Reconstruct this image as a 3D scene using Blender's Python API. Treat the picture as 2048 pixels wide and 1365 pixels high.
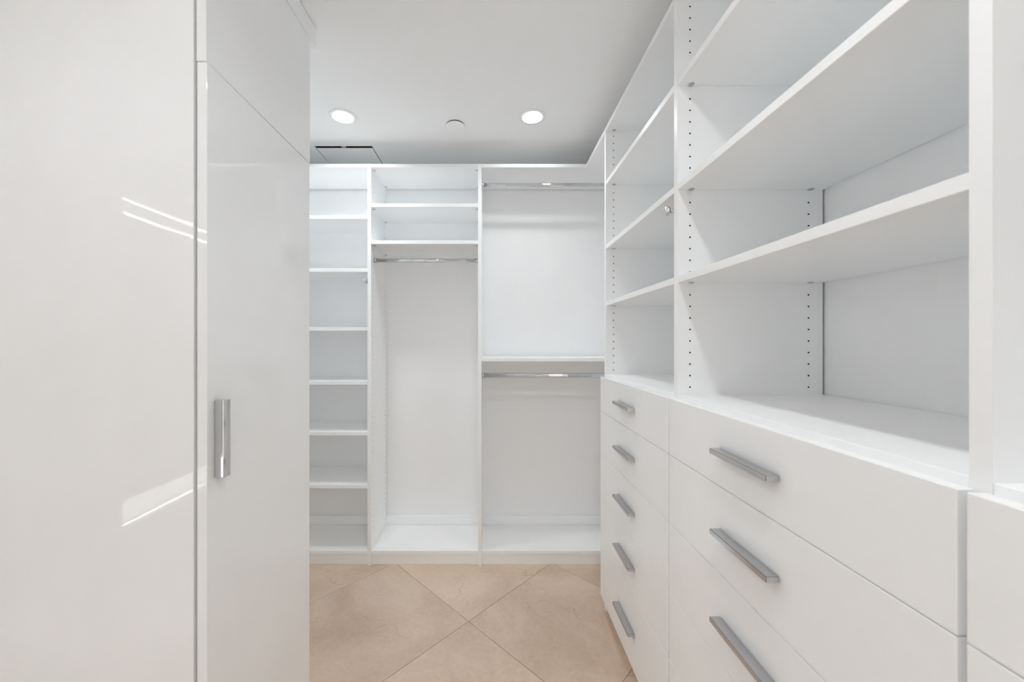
import bpy, bmesh, math, random
from mathutils import Vector

scene = bpy.context.scene
random.seed(7)
for o in list(bpy.data.objects):
    bpy.data.objects.remove(o, do_unlink=True)
COL = scene.collection

# ------------------------------------------------------------------ camera
EYE = 1.219                       # lens height above the floor
cam_data = bpy.data.cameras.new('camera')
cam_data.sensor_width = 36.0
cam_data.lens = 748.0 / 2048.0 * 36.0
cam_data.shift_x = (1024 - 984) / 2048.0
cam_data.shift_y = (685 - 682.5) / 2048.0
cam_data.clip_start = 0.02
cam_data.dof.use_dof = True
cam_data.dof.focus_distance = 1.75
cam_data.dof.aperture_fstop = 4.5
cam = bpy.data.objects.new('camera', cam_data)
cam.location = (0, 0, EYE)
cam.rotation_euler = (math.radians(90), 0, 0)
COL.objects.link(cam)
scene.camera = cam

# ------------------------------------------------------------------ world, exposure
world = bpy.data.worlds.new('world')
scene.world = world
world.use_nodes = True
world.node_tree.nodes['Background'].inputs[0].default_value = (0.97, 0.99, 1.0, 1)
world.node_tree.nodes['Background'].inputs[1].default_value = 1.22
scene.view_settings.view_transform = 'Standard'
scene.view_settings.look = 'None'
scene.view_settings.exposure = 0.03
scene.view_settings.gamma = 1.0
scene.view_settings.use_curve_mapping = False
cy = scene.cycles
cy.max_bounces = 12; cy.diffuse_bounces = 12; cy.glossy_bounces = 4; cy.transmission_bounces = 2
cy.caustics_reflective = False; cy.caustics_refractive = False
cy.sample_clamp_indirect = 6.0
cy.use_denoising = True
cy.use_light_tree = False
cy.adaptive_threshold = 0.25; cy.adaptive_min_samples = 16
LAMP = 106.0                       # radiance of the downlight lenses
SLIT = 22.0                       # daylight leaking round the roller shade

# ------------------------------------------------------------------ materials
def principled(name):
    m = bpy.data.materials.new(name)
    m.use_nodes = True
    return m, m.node_tree.nodes, m.node_tree.links, m.node_tree.nodes['Principled BSDF']

def white(name, col, rough, spec=0.5, wav=0.0, wscale=3.0, mottle=0.012):
    m, n, l, b = principled(name)
    tc = n.new('ShaderNodeTexCoord')
    ns = n.new('ShaderNodeTexNoise'); ns.inputs['Scale'].default_value = 6.0
    ns.inputs['Detail'].default_value = 4
    l.new(tc.outputs['Object'], ns.inputs['Vector'])
    rp = n.new('ShaderNodeValToRGB')
    rp.color_ramp.elements[0].position = 0.3
    rp.color_ramp.elements[1].position = 0.7
    rp.color_ramp.elements[0].color = tuple(c * (1 - mottle) for c in col) + (1,)
    rp.color_ramp.elements[1].color = tuple(min(1, c * (1 + mottle)) for c in col) + (1,)
    l.new(ns.outputs['Fac'], rp.inputs['Fac'])
    l.new(rp.outputs['Color'], b.inputs['Base Color'])
    b.inputs['Roughness'].default_value = rough
    b.inputs['Specular IOR Level'].default_value = spec
    if wav > 0:
        w = n.new('ShaderNodeTexNoise'); w.inputs['Scale'].default_value = wscale
        w.inputs['Detail'].default_value = 1.5
        l.new(tc.outputs['Object'], w.inputs['Vector'])
        bp = n.new('ShaderNodeBump'); bp.inputs['Strength'].default_value = wav
        bp.inputs['Distance'].default_value = 0.01
        l.new(w.outputs['Fac'], bp.inputs['Height'])
        l.new(bp.outputs['Normal'], b.inputs['Normal'])
    return m

def plain(name, col, rough=0.5, metal=0.0):
    m, n, l, b = principled(name)
    b.inputs['Base Color'].default_value = col + (1,)
    b.inputs['Roughness'].default_value = rough
    b.inputs['Metallic'].default_value = metal
    return m

def emit(name, col, s):
    m = bpy.data.materials.new(name); m.use_nodes = True
    n = m.node_tree.nodes; n.clear()
    e = n.new('ShaderNodeEmission'); e.inputs[0].default_value = col + (1,); e.inputs[1].default_value = s
    o = n.new('ShaderNodeOutputMaterial'); m.node_tree.links.new(e.outputs[0], o.inputs[0])
    return m

W = 0.965
MEL = white('white_melamine', (W * .986, W * .996, W), 0.38, 0.35)
LAC = white('white_gloss_lacquer', (W * .986, W * .996, W), 0.06, 0.5, wav=0.03, wscale=5.0)
LACL = white('white_gloss_door_lacquer', (W * .986, W * .996, W), 0.035, 0.5, wav=0.035, wscale=7.0)
PAINT = white('white_wall_paint', (W * .97, W * .978, W * .985), 0.7, 0.3)
CEIL = white('white_ceiling_paint', (W * .985, W * .995, W), 0.85, 0.2)
TRIM = white('white_trim_paint', (W * .986, W * .996, W), 0.35, 0.4)
CHROME = plain('polished_chrome', (0.72, 0.72, 0.73), 0.07, 1.0)
NICKEL = plain('satin_chrome_handle', (0.60, 0.60, 0.61), 0.10, 1.0)
CORE_SHADE = plain('particle_board_core_shade', (0.05, 0.042, 0.035), 0.9)  # board core darkened near black: shade of holes and wall gap in the colour
DARK = plain('dark_duct_and_gap_shade', (0.015, 0.015, 0.016), 0.9)  # near black; on the round plate it stands in for gap shade
CAM_ZINC = plain('zinc_connector', (0.50, 0.50, 0.50), 0.4, 0.0)
GROUT = plain('beige_grout', (0.42, 0.33, 0.25), 0.9)
SHADE = white('shade_fabric', (0.72, 0.72, 0.72), 0.8, 0.2)
LENS = emit('lit_downlight_lens', (1.0, 0.985, 0.97), 14.0)
LENS.cycles.emission_sampling = 'NONE'
DAY = emit('daylight_glass', (0.95, 0.98, 1.0), SLIT)
SILL_GLOW = emit('sill_glow', (0.95, 0.98, 1.0), SLIT * 0.13)  # dim glow standing in for daylight falling on the sill

for m_ in (DAY, SILL_GLOW): m_.cycles.emission_sampling = 'NONE'

def make_marble():
    m, n, l, b = principled('beige_marble_tile')
    tc = n.new('ShaderNodeTexCoord'); oi = n.new('ShaderNodeObjectInfo')
    geo = n.new('ShaderNodeNewGeometry')
    off = n.new('ShaderNodeVectorMath'); off.operation = 'MULTIPLY_ADD'
    comb = n.new('ShaderNodeCombineXYZ')
    for i in range(3): l.new(oi.outputs['Random'], comb.inputs[i])
    off.inputs[1].default_value = (37, 53, 71)
    l.new(comb.outputs[0], off.inputs[0]); l.new(geo.outputs['Position'], off.inputs[2])
    big = n.new('ShaderNodeTexNoise'); big.inputs['Scale'].default_value = 2.6
    big.inputs['Detail'].default_value = 8; big.inputs['Roughness'].default_value = 0.6
    big.inputs['Distortion'].default_value = 0.6
    l.new(off.outputs[0], big.inputs['Vector'])
    r1 = n.new('ShaderNodeValToRGB')
    e = r1.color_ramp.elements
    e[0].position = 0.33; e[0].color = (0.565, 0.43, 0.333, 1)
    e[1].position = 0.66; e[1].color = (0.72, 0.58, 0.46, 1)
    l.new(big.outputs['Fac'], r1.inputs['Fac'])
    fine = n.new('ShaderNodeTexNoise'); fine.inputs['Scale'].default_value = 60
    fine.inputs['Detail'].default_value = 5
    l.new(off.outputs[0], fine.inputs['Vector'])
    mx = n.new('ShaderNodeMix'); mx.data_type = 'RGBA'; mx.blend_type = 'OVERLAY'
    mx.inputs['Factor'].default_value = 0.14
    l.new(r1.outputs['Color'], mx.inputs['A']); l.new(fine.outputs['Fac'], mx.inputs['B'])
    # thin broken veins
    dist = n.new('ShaderNodeTexNoise'); dist.inputs['Scale'].default_value = 5
    dist.inputs['Detail'].default_value = 5
    l.new(off.outputs[0], dist.inputs['Vector'])
    vadd = n.new('ShaderNodeVectorMath'); vadd.operation = 'MULTIPLY_ADD'
    vadd.inputs[1].default_value = (0.28, 0.28, 0.28)
    l.new(dist.outputs['Color'], vadd.inputs[0]); l.new(off.outputs[0], vadd.inputs[2])
    vor = n.new('ShaderNodeTexVoronoi'); vor.feature = 'DISTANCE_TO_EDGE'
    vor.inputs['Scale'].default_value = 2.3
    l.new(vadd.outputs[0], vor.inputs['Vector'])
    vr = n.new('ShaderNodeValToRGB')
    vr.color_ramp.elements[0].position = 0.0; vr.color_ramp.elements[0].color = (1, 1, 1, 1)
    vr.color_ramp.elements[1].position = 0.008; vr.color_ramp.elements[1].color = (0, 0, 0, 1)
    l.new(vor.outputs['Distance'], vr.inputs['Fac'])
    brk = n.new('ShaderNodeTexNoise'); brk.inputs['Scale'].default_value = 4.5
    l.new(off.outputs[0], brk.inputs['Vector'])
    br = n.new('ShaderNodeValToRGB')
    br.color_ramp.elements[0].position = 0.46; br.color_ramp.elements[0].color = (0, 0, 0, 1)
    br.color_ramp.elements[1].position = 0.68; br.color_ramp.elements[1].color = (0.6, 0.6, 0.6, 1)
    l.new(brk.outputs['Fac'], br.inputs['Fac'])
    mul = n.new('ShaderNodeMath'); mul.operation = 'MULTIPLY'
    l.new(vr.outputs['Color'], mul.inputs[0]); l.new(br.outputs['Color'], mul.inputs[1])
    mv = n.new('ShaderNodeMix'); mv.data_type = 'RGBA'
    l.new(mul.outputs[0], mv.inputs['Factor'])
    l.new(mx.outputs['Result'], mv.inputs['A']); mv.inputs['B'].default_value = (0.34, 0.24, 0.17, 1)
    # tile to tile tone
    hv = n.new('ShaderNodeHueSaturation')
    mr = n.new('ShaderNodeMapRange'); mr.inputs['To Min'].default_value = 0.975; mr.inputs['To Max'].default_value = 1.035
    l.new(oi.outputs['Random'], mr.inputs['Value']); l.new(mr.outputs[0], hv.inputs['Value'])
    l.new(mv.outputs['Result'], hv.inputs['Color'])
    l.new(hv.outputs['Color'], b.inputs['Base Color'])
    b.inputs['Roughness'].default_value = 0.22
    b.inputs['Specular IOR Level'].default_value = 0.4
    return m
MARBLE = make_marble()

# ------------------------------------------------------------------ helpers
def add_box(bm, x0, x1, y0, y1, z0, z1, bev=0.0, mi=0, seg=1):
    vs = [bm.verts.new(p) for p in ((x0, y0, z0), (x1, y0, z0), (x1, y1, z0), (x0, y1, z0),
                                    (x0, y0, z1), (x1, y0, z1), (x1, y1, z1), (x0, y1, z1))]
    fs = [bm.faces.new([vs[i] for i in q]) for q in
          ((0, 3, 2, 1), (4, 5, 6, 7), (0, 1, 5, 4), (1, 2, 6, 5), (2, 3, 7, 6), (3, 0, 4, 7))]
    for f in fs: f.material_index = mi
    if bev > 0:
        es = list({e for f in fs for e in f.edges})
        r = bmesh.ops.bevel(bm, geom=es, offset=bev, segments=seg, affect='EDGES', clamp_overlap=True)
        for f in r['faces']: f.material_index = mi
    return bm

def box(x0, x1, y0, y1, z0, z1, bev=0.0008, seg=1):
    return add_box(bmesh.new(), x0, x1, y0, y1, z0, z1, bev, 0, seg)

def add_prism(bm, pts, axis, a0, a1, smooth=False):
    """extrude 2D points along an axis ('X','Y','Z') from a0 to a1"""
    def P(p, a):
        return {'X': (a, p[0], p[1]), 'Y': (p[0], a, p[1]), 'Z': (p[0], p[1], a)}[axis]
    v0 = [bm.verts.new(P(p, a0)) for p in pts]; v1 = [bm.verts.new(P(p, a1)) for p in pts]
    n = len(pts)
    bm.faces.new(v0); bm.faces.new(list(reversed(v1)))
    for i in range(n):
        f = bm.faces.new((v0[i], v0[(i + 1) % n], v1[(i + 1) % n], v1[i])); f.smooth = smooth
    bmesh.ops.recalc_face_normals(bm, faces=bm.faces)
    return bm

def circle(cx, cy, r, n=24, ry=None):
    ry = r if ry is None else ry
    return [(cx + r * math.cos(2 * math.pi * i / n), cy + ry * math.sin(2 * math.pi * i / n)) for i in range(n)]

def stadium(cx, cy, w, h, n=10):
    """upright racetrack, w wide and h tall"""
    r = w / 2; d = h / 2 - r; pts = []
    for i in range(n + 1):
        a = math.pi * i / n; pts.append((cx + r * math.cos(a), cy + d + r * math.sin(a)))
    for i in range(n + 1):
        a = math.pi + math.pi * i / n; pts.append((cx + r * math.cos(a), cy - d + r * math.sin(a)))
    return pts

def add_lathe(bm, prof, cx, cy, cz, axis='Z', n=40, smooth=True, mi=0):
    """prof: list of (radius, height along axis)"""
    rings = []
    for r, h in prof:
        ring = []
        for i in range(n):
            a = 2 * math.pi * i / n; c, s = r * math.cos(a), r * math.sin(a)
            p = {'Z': (cx + c, cy + s, cz + h), 'X': (cx + h, cy + c, cz + s), 'Y': (cx + c, cy + h, cz + s)}[axis]
            ring.append(bm.verts.new(p))
        rings.append(ring)
    new = []
    for a, b in zip(rings, rings[1:]):
        for i in range(n):
            new.append(bm.faces.new((a[i], a[(i + 1) % n], b[(i + 1) % n], b[i])))
    new.append(bm.faces.new(rings[0])); new.append(bm.faces.new(list(reversed(rings[-1]))))
    for f in new: f.smooth = smooth and len(f.verts) == 4; f.material_index = mi
    bmesh.ops.recalc_face_normals(bm, faces=bm.faces)
    return bm

def wloc(o):
    v = Vector(o.location)
    p = o.parent
    while p: v += Vector(p.location); p = p.parent
    return v

def obj(name, bm, mats, parent=None, label=None, kind=None):
    if not isinstance(mats, (list, tuple)): mats = [mats]
    xs = [v.co for v in bm.verts]
    lo = Vector([min(c[i] for c in xs) for i in range(3)]); hi = Vector([max(c[i] for c in xs) for i in range(3)])
    c = (lo + hi) / 2; c.z = lo.z
    for v in bm.verts: v.co -= c
    me = bpy.data.meshes.new(name); bm.to_mesh(me); bm.free()
    for m in mats: me.materials.append(m)
    o = bpy.data.objects.new(name, me); COL.objects.link(o)
    if parent is not None:
        o.location = c - wloc(parent); o.parent = parent
    else: o.location = c
    if label: o['label'] = label
    if kind: o['kind'] = kind
    return o

def thing(name, loc, label, cat, group=None):
    o = bpy.data.objects.new(name, None); o.empty_display_size = 0.05
    o.location = loc; COL.objects.link(o)
    o['label'] = label; o['category'] = cat
    if group: o['group'] = group
    return o

def tag(o, label, cat, group=None):
    o['label'] = label; o['category'] = cat
    if group: o['group'] = group
    return o

def struct(name, bm, mat, label=None):
    o = obj(name, bm, mat, None, label, 'structure'); return o

def Zc(h): return EYE + h          # height relative to the lens -> world

# ------------------------------------------------------------------ setting
XL, XR = -1.25, 0.922              # side walls
YF, YB = -2.8, 2.345               # wall behind the camera, far wall
HC = EYE + 1.085                   # ceiling
T = 0.019                          # board thickness

# floor: grout bed with diagonal 24 inch marble tiles
fl = struct('floor', box(XL - .1, XR + .1, YF - .1, YB + .1, -0.06, -0.003, 0), GROUT,
            'polished beige marble floor laid diagonally')
def clip(poly, axis, val, keep_less):
    out = []
    for i in range(len(poly)):
        a, b = poly[i], poly[(i + 1) % len(poly)]
        ia = (a[axis] <= val) == keep_less; ib = (b[axis] <= val) == keep_less
        if ia: out.append(a)
        if ia != ib:
            t = (val - a[axis]) / (b[axis] - a[axis])
            out.append((a[0] + t * (b[0] - a[0]), a[1] + t * (b[1] - a[1])))
    return out
PX, PY, S = -0.1026, 1.6326, 0.6096
JG = 0.0009
r2 = math.sqrt(0.5)
for i in range(-11, 6):
    for j in range(-11, 6):
        q = [(i * S + JG, j * S + JG), ((i + 1) * S - JG, j * S + JG), ((i + 1) * S - JG, (j + 1) * S - JG), (i * S + JG, (j + 1) * S - JG)]
        poly = [(PX + (u - v) * r2, PY + (u + v) * r2) for u, v in q]
        for ax, val, less in ((0, XL, False), (0, XR, True), (1, YF, False), (1, YB, True)):
            if len(poly) >= 3: poly = clip(poly, ax, val, less)
        if len(poly) < 3: continue
        ar = abs(sum(poly[k][0] * poly[(k + 1) % len(poly)][1] - poly[(k + 1) % len(poly)][0] * poly[k][1] for k in range(len(poly)))) / 2
        if ar < 0.002: continue
        bm = bmesh.new()
        add_prism(bm, poly, 'Z', -0.003, 0.0)
        es = [e for e in bm.edges if all(abs(v.co.z) < 1e-6 for v in e.verts)]
        bmesh.ops.bevel(bm, geom=es, offset=0.0007, segments=1, affect='EDGES')
        obj('tile', bm, MARBLE, fl)

# ceiling with the opening for the air grille
VX0, VX1, VY0, VY1 = -0.985, -0.663, 2.066, 2.30
bm = bmesh.new()
add_box(bm, XL - .1, VX0, YF - .1, YB + .1, HC, HC + .1)
add_box(bm, VX1, XR + .1, YF - .1, YB + .1, HC, HC + .1)
add_box(bm, VX0, VX1, YF - .1, VY0, HC, HC + .1)
add_box(bm, VX0, VX1, VY1, YB + .1, HC, HC + .1)
struct('ceiling', bm, CEIL, 'plain white painted ceiling')

struct('wall_back', box(XL - .1, XR + .1, YB, YB + .1, 0, HC, 0), PAINT, 'white wall behind the hanging and shelf sections')
struct('wall_right', box(XR, XR + .1, YF, YB, 0, HC, 0), PAINT, 'white wall behind the drawer and shelf bays')
# window in the left wall, seen only as a reflection in the gloss end panel
WY0, WY1, WZ0, WZ1 = -0.75, 0.326, Zc(-0.630), Zc(0.498)
bm = bmesh.new()
add_box(bm, XL - .1, XL, YF, WY0, 0, HC); add_box(bm, XL - .1, XL, WY1, YB, 0, HC)
add_box(bm, XL - .1, XL, WY0, WY1, 0, WZ0); add_box(bm, XL - .1, XL, WY0, WY1, WZ1, HC)
struct('wall_left', bm, PAINT, 'white side wall beside the tall cabinet')
# wall behind the camera with an opening, added wide to let world light in
DX0, DX1, DH = -1.15, 0.82, 2.22
bm = bmesh.new()
add_box(bm, XL - .1, DX0, YF - .1, YF, 0, HC); add_box(bm, DX1, XR + .1, YF - .1, YF, 0, HC)
add_box(bm, DX0, DX1, YF - .1, YF, DH, HC)
struct('wall_front', bm, PAINT, 'white wall with a wide cased opening added to let in world light')
d1 = bpy.data.objects.new('fill_opening', None); d1.location = ((DX0 + DX1) / 2, YF, 0); COL.objects.link(d1); d1['kind'] = 'structure'
for x0, x1, z0, z1 in ((DX0 - .07, DX0 - .001, 0, DH + .07), (DX1 + .001, DX1 + .07, 0, DH + .07), (DX0 - .001, DX1 + .001, DH + .001, DH + .07)):
    obj('fill_opening_casing', box(x0, x1, YF, YF + .016, z0, z1, .002), TRIM, d1)

pl = bpy.data.lights.new('opening_portal', 'AREA'); pl.shape = 'RECTANGLE'
pl.size = DX1 - DX0; pl.size_y = DH; pl.cycles.is_portal = True
po = bpy.data.objects.new('opening_portal', pl); po.location = ((DX0 + DX1) / 2, YF - .09, DH / 2)
po.rotation_euler = (math.radians(90), 0, 0); COL.objects.link(po)
w1 = bpy.data.objects.new('window_1', None); w1.location = (XL, (WY0 + WY1) / 2, WZ0); COL.objects.link(w1); w1['kind'] = 'structure'
obj('pane', box(XL - .026, XL - .022, WY0, WY1, WZ0, WZ1, 0), DAY, w1)
obj('pane', box(XL - .016, XL - .013, WY0, WY1, Zc(-.612), Zc(-.548), 0), SILL_GLOW, w1)  # glowing strip added in place of a daylit sill
obj('shade_cassette', box(XL - .020, XL - .010, WY0, WY1, Zc(.450), Zc(.4885), .001), TRIM, w1)
obj('roller_shade', box(XL - .019, XL - .016, WY0, WY1, Zc(-.548), Zc(.4415), 0), SHADE, w1)
obj('window_sill', box(XL - .020, XL - .001, WY0, WY1, Zc(-.618), Zc(-.6125), .001), TRIM, w1)

# skirting on the far wall
struct('baseboard_back', box(-1.245, 0.92, YB - .012, YB - .0002, 0, 0.137, .002), TRIM, 'low white skirting board on the far wall')

# ------------------------------------------------------------------ boards with bored holes
def holed_panel(bm, mapf, u0, u1, v0, v1, w0, w1, cols, vstart, vend, sides=(True, True), skip=(), shade_back=False):
    """u depth, v height, w thickness; 5 mm holes every 32 mm on the chosen faces"""
    R, P, HW, DP = 0.0025, 0.032, 0.016, 0.007
    def V(u, v, w): return bm.verts.new(mapf(u, v, w))
    def Q(pts, mi=0):
        f = bm.faces.new([V(*p) for p in pts]); f.material_index = mi
    n = int((vend - vstart) / P + 1e-6) + 1
    va, vb = vstart - HW, vstart - HW + n * P
    for side, w in ((0, w0), (1, w1)):
        if not sides[side]:
            Q([(u0, v0, w), (u1, v0, w), (u1, v1, w), (u0, v1, w)]); continue
        dw = DP if side == 0 else -DP
        Q([(u0, v0, w), (u1, v0, w), (u1, va, w), (u0, va, w)])
        Q([(u0, vb, w), (u1, vb, w), (u1, v1, w), (u0, v1, w)])
        us = [u0]
        for c in cols: us += [c - HW, c + HW]
        us.append(u1)
        for k in range(0, len(us), 2):
            Q([(us[k], va, w), (us[k + 1], va, w), (us[k + 1], vb, w), (us[k], vb, w)])
        for c in cols:
            for r in range(n):
                vc = vstart + r * P
                if any(abs(vc - q) < 0.012 for q in skip):
                    Q([(c - HW, vc - HW, w), (c + HW, vc - HW, w), (c + HW, vc + HW, w), (c - HW, vc + HW, w)]); continue
                outer = [(HW, 0), (HW, HW), (0, HW), (-HW, HW), (-HW, 0), (-HW, -HW), (0, -HW), (HW, -HW)]
                O = [V(c + a, vc + b, w) for a, b in outer]
                I = [V(c + R * math.cos(math.pi / 4 * k), vc + R * math.sin(math.pi / 4 * k), w) for k in range(8)]
                B = [V(c + R * math.cos(math.pi / 4 * k), vc + R * math.sin(math.pi / 4 * k), w + dw) for k in range(8)]
                for k in range(8):
                    k2 = (k + 1) % 8
                    bm.faces.new((O[k], O[k2], I[k2], I[k]))
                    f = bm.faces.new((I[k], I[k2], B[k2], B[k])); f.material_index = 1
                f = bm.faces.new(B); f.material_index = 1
    Q([(u0, v0, w0), (u0, v1, w0), (u0, v1, w1), (u0, v0, w1)]); Q([(u1, v0, w0), (u1, v1, w0), (u1, v1, w1), (u1, v0, w1)], 1 if shade_back else 0)
    Q([(u0, v0, w0), (u1, v0, w0), (u1, v0, w1), (u0, v0, w1)]); Q([(u0, v1, w0), (u1, v1, w0), (u1, v1, w1), (u0, v1, w1)])
    bmesh.ops.remove_doubles(bm, verts=bm.verts, dist=1e-5)
    bmesh.ops.recalc_face_normals(bm, faces=bm.faces)
    return bm

map_right = lambda u, v, w: (u, w, v)      # side panels of the drawer bays
map_back = lambda u, v, w: (w, u, v)       # uprights of the far unit

# ------------------------------------------------------------------ drawer bays on the right
XF = 0.514                                  # front edge of the boards
XB = 0.917                                  # back edge of the boards
XD = 0.494                                  # face of drawer fronts
PANELS = {'C': (0.384, 0.403), 'A': (1.037, 1.056), 'B': (1.690, 1.709)}   # far panel of each bay
NEAR = {'C': -0.250, 'A': 0.403, 'B': 1.056}
TOPZ1, TOPZ0 = Zc(0.974), Zc(0.955)
SHELF_H = [0.165, 0.422, 0.711]             # undersides
CTR = -0.1445                               # counter top
ROWS = [-0.1555, -0.3134, -0.5036, -0.6940, -0.8856, -1.150]

def add_handle(drawer, yc, zc, L=0.168, P=0.024, H=0.0115):
    bm = bmesh.new()
    # solid bar pull with a slim foot against the front
    add_box(bm, XD - P, XD - .0001, yc - L / 2, yc + L / 2, zc - H / 2, zc + H / 2, .0012, 0, 2)
    obj('handle', bm, NICKEL, drawer, 'satin chrome bar handle')

def bay(letter, name, label, cat='drawer cabinet'):
    pf0, pf1 = PANELS[letter]; y0 = NEAR[letter]
    t = thing(name, ((XF + XB) / 2, (y0 + pf0) / 2, 0), label, cat)
    bm = bmesh.new()
    holed_panel(bm, map_right, XF, XB, 0, TOPZ0 - .0002, pf0, pf1, (0.5525 if letter == 'C' else 0.549, 0.8776), Zc(-0.1245), Zc(0.94), skip=[Zc(h) for h in SHELF_H], shade_back=True)  # dark back edge colours in the shade of the gap to the wall
    obj('side_panel', bm, [MEL, CORE_SHADE], t)
    g = 0.0003
    if letter == 'C':
        bm = bmesh.new()
        holed_panel(bm, map_right, XF, XB, 0, TOPZ0 - .0002, y0 - T, y0, (0.549, 0.8776), Zc(-0.1245), Zc(0.94), (False, True))
        obj('side_panel', bm, [MEL, CORE_SHADE], t)
    ya, yb = y0 + g, pf0 - g
    obj('top_board', box(XF, XB, (y0 - T if letter == 'C' else y0 + g), pf1 - g, TOPZ0, TOPZ1), MEL, t)
    for h in (SHELF_H[1:] if letter == 'C' else SHELF_H):
        s = obj('shelf', box(XF + .001, XB - .001, ya, yb, Zc(h), Zc(h) + T), MEL, t)
        for xc in (0.549, 0.8776):
            for yc in (ya + .0075, yb - .0075):
                bm = bmesh.new(); add_lathe(bm, [(.0065, -.0022), (.0075, -.0015), (.0075, 0)], xc, yc, Zc(h) - .0001, 'Z', 14)
                obj('shelf_connector', bm, CAM_ZINC, s, 'small round zinc shelf connector')
    for xc in (0.549, 0.8776):
        for yc in (ya + .0075, yb - .0075):
            bm = bmesh.new()
            add_lathe(bm, [(.0065, -.0022), (.0075, -.0015), (.0075, 0)], xc, yc, TOPZ0 - .0001, 'Z', 14)
            obj('shelf_connector', bm, CAM_ZINC, t)
    obj('counter_board', box(XF, XB, ya, yb, Zc(CTR) - .025, Zc(CTR)), MEL, t)
    obj('toe_kick', box(XF + .03, XF + .03 + T, ya, yb, 0.0003, 0.068), MEL, t)
    obj('bottom_board', box(XF + .002, XB, ya, yb, 0.07, 0.07 + T), MEL, t)
    fy0 = y0 - T / 2 + 0.004; fy1 = pf0 + T / 2 - 0.004
    if letter == 'C': fy0 = y0 - T + .001
    if letter == 'B': fy1 = pf1 - 0.005
    for k in range(5):
        z1, z0 = Zc(ROWS[k]), Zc(ROWS[k + 1])
        d = obj('drawer', box(XD, XF - .0012, fy0, fy1, z0 + .0010, z1 - .0008, .0007), LAC, t)
        add_handle(d, (y0 + pf0) / 2 + .006, (z0 + z1) / 2)
        # drawer box behind the front
        bm = bmesh.new()
        bz0, bz1 = z0 + .025, z1 - .035
        if k == 4: bz0 = Zc(-1.150) + .045
        add_box(bm, XF + .003, XB - .03, ya + .012, ya + .025, bz0, bz1)
        add_box(bm, XF + .003, XB - .03, yb - .025, yb - .012, bz0, bz1)
        add_box(bm, XB - .03, XB - .018, ya + .012, yb - .012, bz0, bz1)
        add_box(bm, XF + .003, XB - .03, ya + .025, yb - .025, bz0, bz0 + .008)
        obj('drawer_box', bm, MEL, d)
    return t

bayB = bay('B', 'drawer_cabinet', 'white five-drawer cabinet with open shelves, farther one, beside the corner hanging rails')
bayA = bay('A', 'drawer_cabinet', 'white five-drawer cabinet with open shelves, middle bay with the largest fully visible shelves')
bayC = bay('C', 'drawer_cabinet', 'white drawer cabinet cut off at the right picture edge, nearest the camera', 1.4)

def valet_rod(parent, axis, base, out, r, zc, side):
    """telescopic valet rod: tube in a mount with a chrome end knob"""
    v = bmesh.new()
    if axis == 'X':          # pulls towards -X; base=(xback, y)
        add_lathe(v, [(r * .55, 0), (r * .55, .12)], out + .008, base, zc, 'X', 20)
        rod = obj('valet_rod', v, CHROME, parent, 'small chrome pull-out valet rod')
        k = bmesh.new(); add_lathe(k, [(r * .35, -.004), (r * .85, -.003), (r, .001), (r, .006), (r * .6, .0079)], out, base, zc, 'X', 28)
        obj('knob', k, CHROME, rod)
        m = bmesh.new(); add_box(m, out + .03, out + .10, min(base, side), max(base, side), zc - .012, zc + .012, .002)
        obj('mount', m, CHROME, rod)
    else:                    # pulls towards -Y; base = x
        add_lathe(v, [(r * .55, 0), (r * .55, .10)], base, out + .008, zc, 'Y', 20)
        rod = obj('valet_rod', v, CHROME, parent, 'small chrome pull-out valet rod')
        k = bmesh.new(); add_lathe(k, [(r * .35, -.004), (r * .85, -.003), (r, .001), (r, .006), (r * .6, .0079)], base, out, zc, 'Y', 28)
        obj('knob', k, CHROME, rod)
        m = bmesh.new(); add_box(m, min(base, side), max(base, side), out + .03, out + .09, zc - .012, zc + .012, .002)
        obj('mount', m, CHROME, rod)
valet_rod(bayB, 'X', 1.078, 0.502, 0.0135, Zc(0.378), 1.0563)

# ------------------------------------------------------------------ far unit
YU = 2.04                           # front of the uprights
YE = 2.330                          # back of uprights
UP1 = (-0.679, -0.660); UP2 = (-0.0764, -0.0573)
UTOP = Zc(0.974)
HOLES = (YU + .035, YE - .030)
V0 = Zc(0.319) - .032 * 42
def upright(parent, x0, x1, sides=(True, True)):
    bm = bmesh.new()
    holed_panel(bm, map_back, YU, YE, 0, UTOP, x0, x1, HOLES, V0, Zc(0.94), sides)
    return obj('upright', bm, [MEL, CORE_SHADE], parent)

def bottom_and_kick(parent, x0, x1):
    obj('bottom_board', box(x0, x1, YU + .002, YE, 0.0605, 0.0795), MEL, parent)
    obj('toe_kick', box(x0, x1, YU + .009, YU + .009 + T, 0.0003, 0.0602), MEL, parent)

def pins(shelf, x0, x1, z, ys=HOLES):
    for yc in ys:
        for xc in (x0 + .0075, x1 - .0075):
            bm = bmesh.new(); add_lathe(bm, [(.006, -.0022), (.007, -.0015), (.007, 0)], xc, yc, z - .0001, 'Z', 12)
            obj('shelf_connector', bm, CAM_ZINC, shelf)

g = .0003
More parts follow.
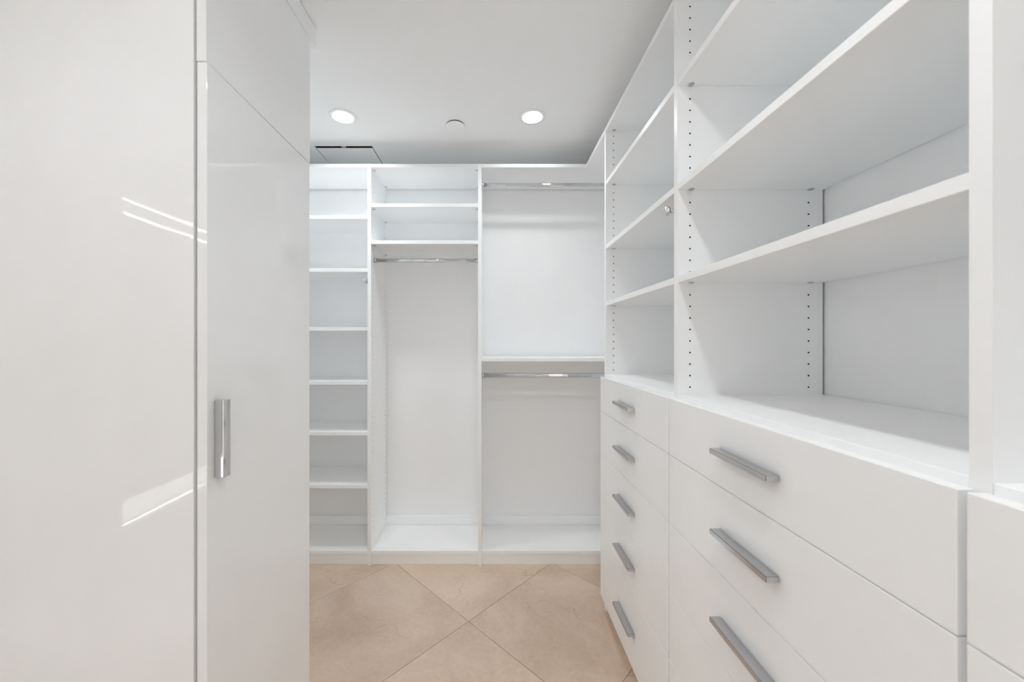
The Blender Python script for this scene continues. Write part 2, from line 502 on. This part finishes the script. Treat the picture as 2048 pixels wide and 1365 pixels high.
# shoe shelves
u1 = thing('shelving_unit', ((XL + UP1[0]) / 2, (YU + YE) / 2, 0), 'narrow white shelf tower with seven stacked shelves beside the tall gloss door', 'shelving unit')
upright(u1, *UP1)
SX0 = XL + .02
obj('upright', box(XL + .0005, SX0 - g, YU, YE, 0, UTOP), MEL, u1)
sx0, sx1 = SX0, UP1[0] - g
obj('top_board', box(sx0, sx1, YU, YE, UTOP - T, UTOP), MEL, u1)
for h in (0.6927, 0.4036, 0.0826, -0.2128, -0.4907, -0.779):
    s = obj('shelf', box(sx0, sx1, YU + .001, YE - .001, Zc(h) - T, Zc(h)), MEL, u1)
    pins(s, sx0, sx1, Zc(h) - T)
bottom_and_kick(u1, sx0, sx1)
valet_rod(u1, 'Y', UP1[0] - .0145, YU - .006, 0.0115, Zc(0.336), UP1[0] - .0003)

def rod(parent, x0, x1, yc, zc, w=.016, h=.026, right=True):
    bm = bmesh.new(); add_prism(bm, stadium(yc, zc, w, h), 'X', x0 + .006, x1 - (.006 if right else 0.006), True)
    r = obj('hanging_rod', bm, CHROME, parent, 'chrome oval hanging rod')
    for a, b in ((x0 + .0002, x0 + .010), (x1 - .010, x1 - .0002)):
        bm = bmesh.new(); add_prism(bm, stadium(yc, zc + .0005, w + .005, h + .006), 'X', a, b, True)
        obj('rod_bracket', bm, CHROME, r)
    return r

# long hanging section
u2 = thing('wardrobe_unit', ((UP1[1] + UP2[0]) / 2, (YU + YE) / 2, 0), 'white full-length hanging section with two upper shelves and one chrome rail', 'wardrobe unit')
upright(u2, *UP2)
sx0, sx1 = UP1[1] + g, UP2[0] - g
obj('top_board', box(sx0, sx1, YU, YE, UTOP - T, UTOP), MEL, u2)
for h in (0.758, 0.556):
    s = obj('shelf', box(sx0, sx1, YU + .001, YE - .001, Zc(h) - T, Zc(h)), MEL, u2)
    pins(s, sx0, sx1, Zc(h) - T)
pins(u2, sx0, sx1, UTOP - T)
bottom_and_kick(u2, sx0, sx1)
rod(u2, sx0, sx1, 2.105, Zc(0.4605), .015, .023)

# corner double hanging section
u3 = thing('wardrobe_unit', ((UP2[1] + XR) / 2, (YU + YE) / 2, 0), 'white corner hanging section with two chrome rails, one above the other', 'wardrobe unit')
sx0, sx1 = UP2[1] + g, XR - .001
bm = bmesh.new()
add_prism(bm, [(sx0, YU), (XF, YU), (XF, PANELS['B'][1] + .0003), (sx1, PANELS['B'][1] + .0003), (sx1, YE), (sx0, YE)], 'Z', UTOP - T, UTOP)
bmesh.ops.bevel(bm, geom=list(bm.edges), offset=.0008, segments=1, affect='EDGES')
obj('top_board', bm, MEL, u3, 'L-shaped top board turning the corner')
obj('shelf', box(sx0, sx1, YU + .001, YE - .001, Zc(-.0857) - T, Zc(-.0857)), MEL, u3)
bottom_and_kick(u3, sx0, sx1)
rod(u3, sx0, sx1, 2.105, Zc(0.884), .015, .026)
rod(u3, sx0, sx1, 2.105, Zc(-0.186), .015, .027)

# ------------------------------------------------------------------ tall gloss cabinet on the left
LX = -0.608                         # door face
LY0, LY1 = 0.7955, 1.2495
SEAM = Zc(0.598); DTOP = Zc(1.012)
DT = 0.021                          # door thickness
CX = LX - DT - 0.007                # front of carcass
tc_ = thing('tall_cabinet', ((XL + LX) / 2, (LY0 + LY1) / 2, 0), 'tall white high-gloss cabinet with bar handle filling the left of the view', 'cabinet')
obj('end_panel', box(XL + .0005, CX, LY0 + .001, LY0 + .020, 0, HC - .003, .0008), LACL, tc_)
bm = bmesh.new()
add_box(bm, XL + .0005, CX, LY1 - .020, LY1 - .001, 0, DTOP)
add_box(bm, XL + .0005, CX, LY0 + .0203, LY1 - .0203, 0.06, 0.08)
add_box(bm, XL + .0005, CX, LY0 + .0203, LY1 - .0203, SEAM - .010, SEAM + .010)
add_box(bm, XL + .0005, CX, LY0 + .0203, LY1 - .0203, DTOP - .02, DTOP)
add_box(bm, CX - .06, CX - .04, LY0 + .0203, LY1 - .0203, 0, .0597)
obj('carcass', bm, MEL, tc_)
ld = obj('door', box(LX - DT, LX, LY0, LY1, 0.05, SEAM - .0012, .0008, 1), LACL, tc_)
obj('door', box(LX - DT, LX, LY0, LY1, SEAM + .0012, DTOP - .0010, .0008, 1), LACL, tc_)
bm = bmesh.new()
add_box(bm, LX - DT, LX, LY0, LY1 + .042, DTOP + .0018, HC - .0055, .0006)
obj('fascia', bm, LAC, tc_)
obj('fascia_return', box(XL + .0005, LX - DT - .0003, LY1 + .022, LY1 + .042, DTOP + .001, HC - .0035), LAC, tc_)
# vertical bar handle, chamfered outer edge
hz0, hz1 = Zc(-0.296), Zc(-0.1265)
bm = bmesh.new()
add_prism(bm, [(LX + .0001, .817), (LX + .019, .817), (LX + .023, .821), (LX + .023, .835), (LX + .0001, .835)], 'Z', hz0, hz1)
bmesh.ops.bevel(bm, geom=list(bm.edges), offset=.0007, segments=1, affect='EDGES')
obj('handle', bm, CHROME, ld, 'polished chrome vertical bar handle')
ld.rotation_euler.z = math.radians(0.4)

# ------------------------------------------------------------------ ceiling fittings
def downlight(x, y, label, dim=1.0):
    t = thing('ceiling_downlight', (x, y, HC), label, 'downlight', 'recessed ceiling downlights')
    bm = bmesh.new(); n = 48
    prof = [(.064, -.0003), (.063, -.0030), (.050, -.0048), (.0465, -.0026), (.0465, -.0003)]
    rings = [[bm.verts.new((x + r * math.cos(2 * math.pi * i / n), y + r * math.sin(2 * math.pi * i / n), HC + h)) for i in range(n)] for r, h in prof]
    for a, b in zip(rings, rings[1:] + rings[:1]):
        for i in range(n):
            f = bm.faces.new((a[i], a[(i + 1) % n], b[(i + 1) % n], b[i])); f.smooth = True
    bmesh.ops.recalc_face_normals(bm, faces=bm.faces)
    obj('trim_ring', bm, TRIM, t)
    bm = bmesh.new(); add_lathe(bm, [(.0462, -.0003), (.0462, -.0025), (.036, -.0058), (.012, -.0070)], x, y, HC, 'Z', 24)
    obj('lens', bm, LENS, t, 'glowing white lens')
    ld_ = bpy.data.lights.new('downlight_lamp', 'AREA'); ld_.shape = 'DISK'; ld_.size = 0.090; ld_.spread = math.radians(150)
    ld_.energy = dim * LAMP * math.pi * math.pi * 0.052 ** 2; ld_.color = (0.932, 0.972, 1.0)
    lo = bpy.data.objects.new('downlight_lamp', ld_); lo.location = (0, 0, -0.0085); lo.parent = t
    COL.objects.link(lo)
    return t
LXA, LXB = -0.7155, 0.194
downlight(LXA, 1.796, 'lit round ceiling downlight nearer the tall gloss cabinet, above the narrow shelf tower', 1.15)
downlight(LXB, 1.798, 'lit round ceiling downlight nearer the drawer cabinets, right of the blank round plate', 0.74)
downlight(LXA, 0.26, 'lit round ceiling downlight in front of the tall cabinet end panel', 0.38)
downlight(LXB, 0.26, 'lit round ceiling downlight almost above the camera', 1.4)

sp = thing('sprinkler_cover', (-0.183, 1.868, HC), 'blank white round cover plate on the ceiling between the downlights', 'cover plate')
bm = bmesh.new(); add_lathe(bm, [(.0440, -.0002), (.0440, -.0042)], -0.183, 1.868, HC, 'Z', 32)
obj('gap_shade', bm, DARK, sp)  # dark disc added to colour in the shade above the plate
bm = bmesh.new(); add_lathe(bm, [(.045, -.0044), (.046, -.0050), (.046, -.0058), (.045, -.0064)], -0.183, 1.868, HC, 'Z', 48, False)
obj('plate', bm, CEIL, sp)

v = thing('air_grille', ((VX0 + VX1) / 2, (VY0 + VY1) / 2, HC), 'rectangular white ceiling air panel with a dark slot above the shelf tower', 'air vent')
bm = bmesh.new()
add_box(bm, VX0 + .0005, VX1 - .0005, VY0 + .0005, VY1 - .0005, HC + .094, HC + .1)
add_box(bm, VX0 + .0005, VX0 + .006, VY0 + .0005, VY1 - .0005, HC + .008, HC + .0937)
add_box(bm, VX1 - .006, VX1 - .0005, VY0 + .0005, VY1 - .0005, HC + .008, HC + .0937)
add_box(bm, VX0 + .0065, VX1 - .0065, VY0 + .0005, VY0 + .006, HC + .008, HC + .0937)
add_box(bm, VX0 + .0065, VX1 - .0065, VY1 - .006, VY1 - .0005, HC + .008, HC + .0937)
obj('duct', bm, DARK, v)
bm = bmesh.new()
add_box(bm, VX0 - .012, VX0 - .0002, VY0 - .012, VY1 + .012, HC - .0014, HC - .0002, .0004)
add_box(bm, VX1 + .0002, VX1 + .012, VY0 - .012, VY1 + .012, HC - .0014, HC - .0002, .0004)
add_box(bm, VX0, VX1, VY0 - .012, VY0 - .0002, HC - .0014, HC - .0002, .0004)
add_box(bm, VX0, VX1, VY1 + .0002, VY1 + .012, HC - .0014, HC - .0002, .0004)
obj('frame', bm, CEIL, v)
obj('panel', box(VX0 + .004, VX1 - .004, VY0 + .021, VY1 - .002, HC - .0015, HC + .0008, .0004), CEIL, v)
obj('slot_clip', box((VX0 + VX1) / 2 - .012, (VX0 + VX1) / 2 + .012, VY0 + .002, VY0 + .020, HC + .001, HC + .004, .0005), CAM_ZINC, v)
